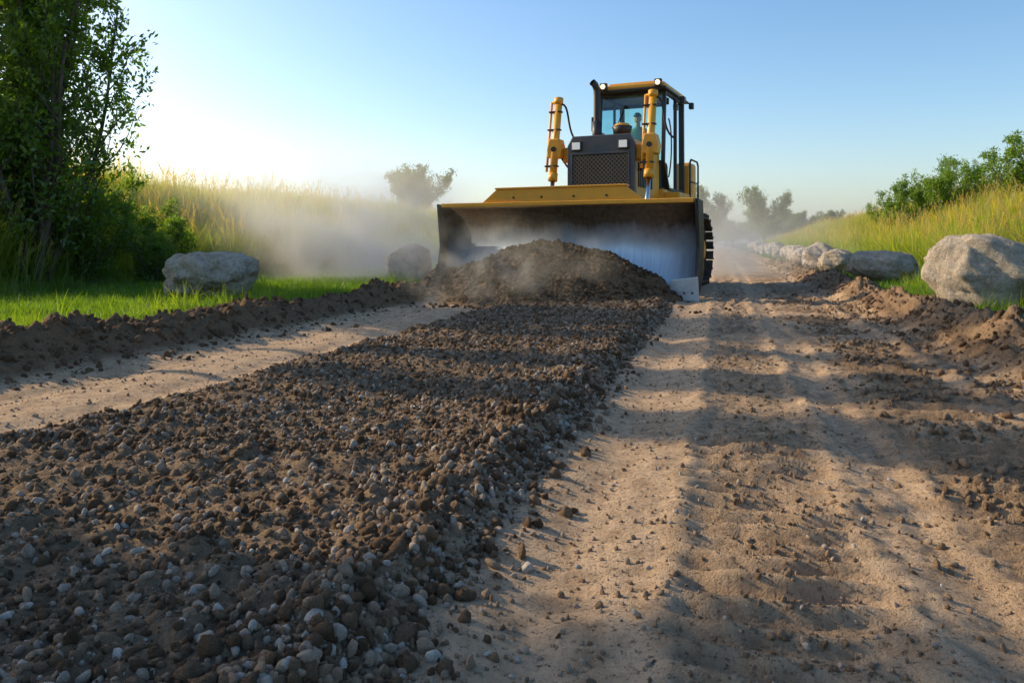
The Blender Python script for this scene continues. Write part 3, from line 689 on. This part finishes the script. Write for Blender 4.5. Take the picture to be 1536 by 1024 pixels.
# ------------------------------------------------------------ operator
op=bpy.data.objects.new('bulldozer_operator',None);sc.collection.objects.link(op)
RZ=Matrix.Translation(DP)@Matrix.Rotation(-TH,4,'Z')
op.location=RZ@Vector((-.14,5.02,2.58+SD));op.rotation_euler=(0,0,-TH)
def skinobj(name,chains,mat,sub=2,root=0):
    V=[];E=[];R=[]
    for ch in chains:
        prev=ch[0] if isinstance(ch[0],int) else None
        for it in ch[(1 if prev is not None else 0):]:
            V.append(it[0]);R.append(it[1] if isinstance(it[1],tuple) else (it[1],it[1]));i=len(V)-1
            if prev is not None: E.append((prev,i))
            prev=i
    me=bpy.data.meshes.new(name);me.from_pydata(V,E,[]);ob=add(name,me,op)
    sk=ob.modifiers.new('Skin','SKIN')
    if not me.skin_vertices: return ob
    for i,r in enumerate(R): me.skin_vertices[0].data[i].radius=r
    me.skin_vertices[0].data[root].use_root=True;sk.use_smooth_shade=True
    sb=ob.modifiers.new('Sub','SUBSURF');sb.levels=sub;sb.render_levels=sub
    me.materials.append(mat);return ob
m_shirt=paint('shirt_cloth',(.20,.42,.34),.9,.1);m_pant=paint('trouser_cloth',(.03,.045,.08),.9,.1)
m_skin=paint('skin',(.74,.45,.30),.55,.0);m_cap=paint('cap_cloth',(.10,.16,.13),.8,.1);m_hair=paint('hair',(.03,.02,.015),.7,0)
torso=[[((0,0,.0),(.16,.13)),((0,.03,.18),(.14,.11)),((0,.02,.38),(.18,.12)),((0,.0,.52),(.12,.08)),((0,-.01,.58),.055)]]
for sx in (-1,1):
    torso.append([2,((sx*.17,.01,.48),.065),((sx*.25,-.05,.28),.05),((sx*.30,-.12,.20),.045),((sx*.31,-.30,.22),.037)])
skinobj('shirt',torso,m_shirt)
legs=[[((0,.02,-.01),.13)]]
for sx in (-1,1):
    legs.append([0,((sx*.10,-.06,-.02),.095),((sx*.15,-.28,.01),.082),((sx*.17,-.46,.0),.065),((sx*.17,-.48,-.2),.055),((sx*.17,-.47,-.40),.045)])
skinobj('trousers',legs,m_pant)
for sx in (-1,1):
    skinobj('boot',[[((sx*.17,-.47,-.42),.05),((sx*.17,-.49,-.49),.05),((sx*.175,-.62,-.51),.04),((sx*.18,-.70,-.52),.03)]],m_blk)
    ch=[[((sx*.31,-.29,.22),.028),((sx*.31,-.34,.222),(.038,.018)),((sx*.31,-.385,.225),(.04,.017))]]
    for k,(dx,l) in enumerate(((-.030,.9),(-.010,1.05),(.010,1.0),(.029,.8))):
        x=sx*.31+dx;ch.append([2,((x,-.405,.225),.009),((x,-.405-.028*l,.215),.009),((x,-.405-.036*l,.19),.008),((x,-.405-.02*l,.172),.007)])
    ch.append([1,((sx*.31-sx*.035,-.35,.21),.012),((sx*.31-sx*.045,-.38,.195),.011),((sx*.31-sx*.03,-.40,.18),.009)])
    skinobj('hand',ch,m_skin)
box('footrest',-.45,.15,4.2,4.62,1.99,2.02+SD,m_blk,.02)
v,f=icos(4);h=np.stack([v[:,0]*.078,v[:,1]*.098,v[:,2]*.118],-1)
low=np.clip(-v[:,2],0,1);h[:,0]*=1-.28*low**1.5;h[:,1]*=1-.10*low
def dent(cx,cz,r,a):
    q=np.exp(-(((v[:,0]-cx)**2+(v[:,2]-cz)**2)/r**2))*(v[:,1]<0);h[:,1]-=q*a
dent(0,-.12,.11,.026);dent(0,.02,.08,.010);dent(-.36,.08,.16,-.012);dent(.36,.08,.16,-.012);dent(0,-.47,.16,.008);dent(0,-.56,.06,-.004);dent(0,-.82,.2,.010)
for sx in (-1,1):
    q=np.exp(-(((v[:,1]-.1)/.14)**2+((v[:,2]+.02)/.24)**2))*(v[:,0]*sx>.6);h[:,0]+=sx*q*.02
me=bpy.data.meshes.new('head');me.from_pydata(h.tolist(),[],f);hd=add('head',me,op,True);me.materials.append(m_skin);me.materials.append(m_hair)
for p in me.polygons:
    c=p.center
    if (c.z>.045) or (c.y>.03 and c.z>-.05): p.material_index=1
hd.location=(0,-.03,.73);hd.rotation_euler=(.08,0,.12)
tube('neck',[(0,0,.56),(0,-.015,.66)],.052,m_skin,parent=op,k=16)
bm=bmesh.new();bmesh.ops.create_uvsphere(bm,u_segments=24,v_segments=12,radius=1)
bmesh.ops.delete(bm,geom=[q for q in bm.verts if q.co.z<-.05],context='VERTS')
for q in bm.verts: q.co=Vector((q.co.x*.088,q.co.y*.108-.03,q.co.z*.09+.785))
cap=bmfin(bm,'cap_crown',m_cap,0,op,smooth=True)
prism('cap_brim',[(-.07,-.11),(-.05,-.17),(0,-.20),(.05,-.17),(.07,-.11)],'z',.782,.79,m_cap,.002,parent=op)
for sx in (-1,1):
    bm=bmesh.new();bmesh.ops.create_uvsphere(bm,u_segments=10,v_segments=8,radius=.011);bmesh.ops.translate(bm,verts=bm.verts,vec=(sx*.029,-.115,.742));bmfin(bm,'eye',m_blk,0,op,smooth=True)
# ------------------------------------------------------------ dust & haze volumes
def dust(name,loc,scl,dens,nsc=1.5,lo=.35,hi=.7,col=(1,.90,.68),rz=0):
    bm=bmesh.new();bmesh.ops.create_icosphere(bm,subdivisions=3,radius=1);me=bpy.data.meshes.new(name);bm.to_mesh(me);bm.free()
    ob=bpy.data.objects.new(name,me);sc.collection.objects.link(ob);ob.location=loc;ob.scale=scl;ob.rotation_euler=(0,0,rz)
    m=bpy.data.materials.new(name+'_dust');m.use_nodes=True;nt=m.node_tree;nt.nodes.clear();o=N(nt,'ShaderNodeOutputMaterial')
    tc=N(nt,'ShaderNodeTexCoord').outputs['Object'];ln=N(nt,'ShaderNodeVectorMath',operation='LENGTH');nt.links.new(tc,ln.inputs[0])
    fo=mth(nt,'SUBTRACT',1.0,ln.outputs['Value'],True);fo=mth(nt,'POWER',fo,1.4)
    P=N(nt,'ShaderNodeNewGeometry').outputs['Position']
    nn=noise(nt,nsc,2,.55,P,.6);k=ramp(nt,nn,[(lo,(0,0,0)),(hi,(1,1,1))])
    de=mth(nt,'MULTIPLY',mth(nt,'MULTIPLY',fo,k),dens)
    vs=N(nt,'ShaderNodeVolumeScatter');vs.inputs['Color'].default_value=(*col,1);vs.inputs['Anisotropy'].default_value=.3
    nt.links.new(de,vs.inputs['Density']);nt.links.new(vs.outputs[0],o.inputs['Volume']);me.materials.append(m);return ob
dust('dust_cloud',(-2.6,14.9,1.0),(3.2,2.4,1.9),2.0,1.3)
dust('dust_cloud',(-.2,11.0,.5),(2.1,1.3,.85),2.0,2.2,.46,.74)
dust('dust_cloud',(-5.0,19,1.3),(5.5,4.5,2.6),.40,.5,.3,.65)
dust('dust_cloud',(6.0,22,.8),(3.5,6,1.7),.6,.6)
def haze():
    bm=bmesh.new();bmesh.ops.create_cube(bm,size=1);me=bpy.data.meshes.new('haze');bm.to_mesh(me);bm.free()
    ob=bpy.data.objects.new('haze',me);sc.collection.objects.link(ob);ob.location=(25,110,3.5);ob.scale=(240,130,9)
    m=bpy.data.materials.new('haze_air');m.use_nodes=True;nt=m.node_tree;nt.nodes.clear();o=N(nt,'ShaderNodeOutputMaterial')
    vs=N(nt,'ShaderNodeVolumeScatter');vs.inputs['Color'].default_value=(1,.95,.85,1);vs.inputs['Density'].default_value=.005;vs.inputs['Anisotropy'].default_value=.35
    nt.links.new(vs.outputs[0],o.inputs['Volume']);me.materials.append(m)
haze()
# ------------------------------------------------------------ light, sky, camera
ELEV=math.radians(25);AZ=math.radians(-65)   # azimuth from +Y, negative = left
sd=Vector((math.sin(AZ)*math.cos(ELEV),math.cos(AZ)*math.cos(ELEV),math.sin(ELEV)))
su=bpy.data.lights.new('sun','SUN');su.energy=5;su.angle=math.radians(.5);su.color=(1,.83,.56)
so=bpy.data.objects.new('sun',su);sc.collection.objects.link(so);so.rotation_euler=sd.to_track_quat('Z','Y').to_euler()
w=bpy.data.worlds.new('World');sc.world=w;w.use_nodes=True;nt=w.node_tree
bg=nt.nodes['Background'];sky=nt.nodes.new('ShaderNodeTexSky');sky.sky_type='NISHITA';sky.sun_disc=False
sky.sun_elevation=ELEV;sky.sun_rotation=AZ%(2*math.pi);sky.air_density=1.0;sky.dust_density=1.3;sky.ozone_density=1.8
hs=nt.nodes.new('ShaderNodeHueSaturation');hs.inputs['Saturation'].default_value=1.2;hs.inputs['Value'].default_value=1.4
nt.links.new(sky.outputs[0],hs.inputs['Color']);nt.links.new(hs.outputs[0],bg.inputs[0]);bg.inputs[1].default_value=.15
cam=bpy.data.cameras.new('camera');co=bpy.data.objects.new('camera',cam);sc.collection.objects.link(co);sc.camera=co
co.location=(0,0,CAMH);co.rotation_euler=(math.radians(90),0,0);cam.lens=28;cam.sensor_width=36;cam.shift_y=-147/1536;cam.clip_end=6000;cam.clip_start=.05
sc.view_settings.view_transform='Standard';sc.view_settings.look='None';sc.view_settings.exposure=0
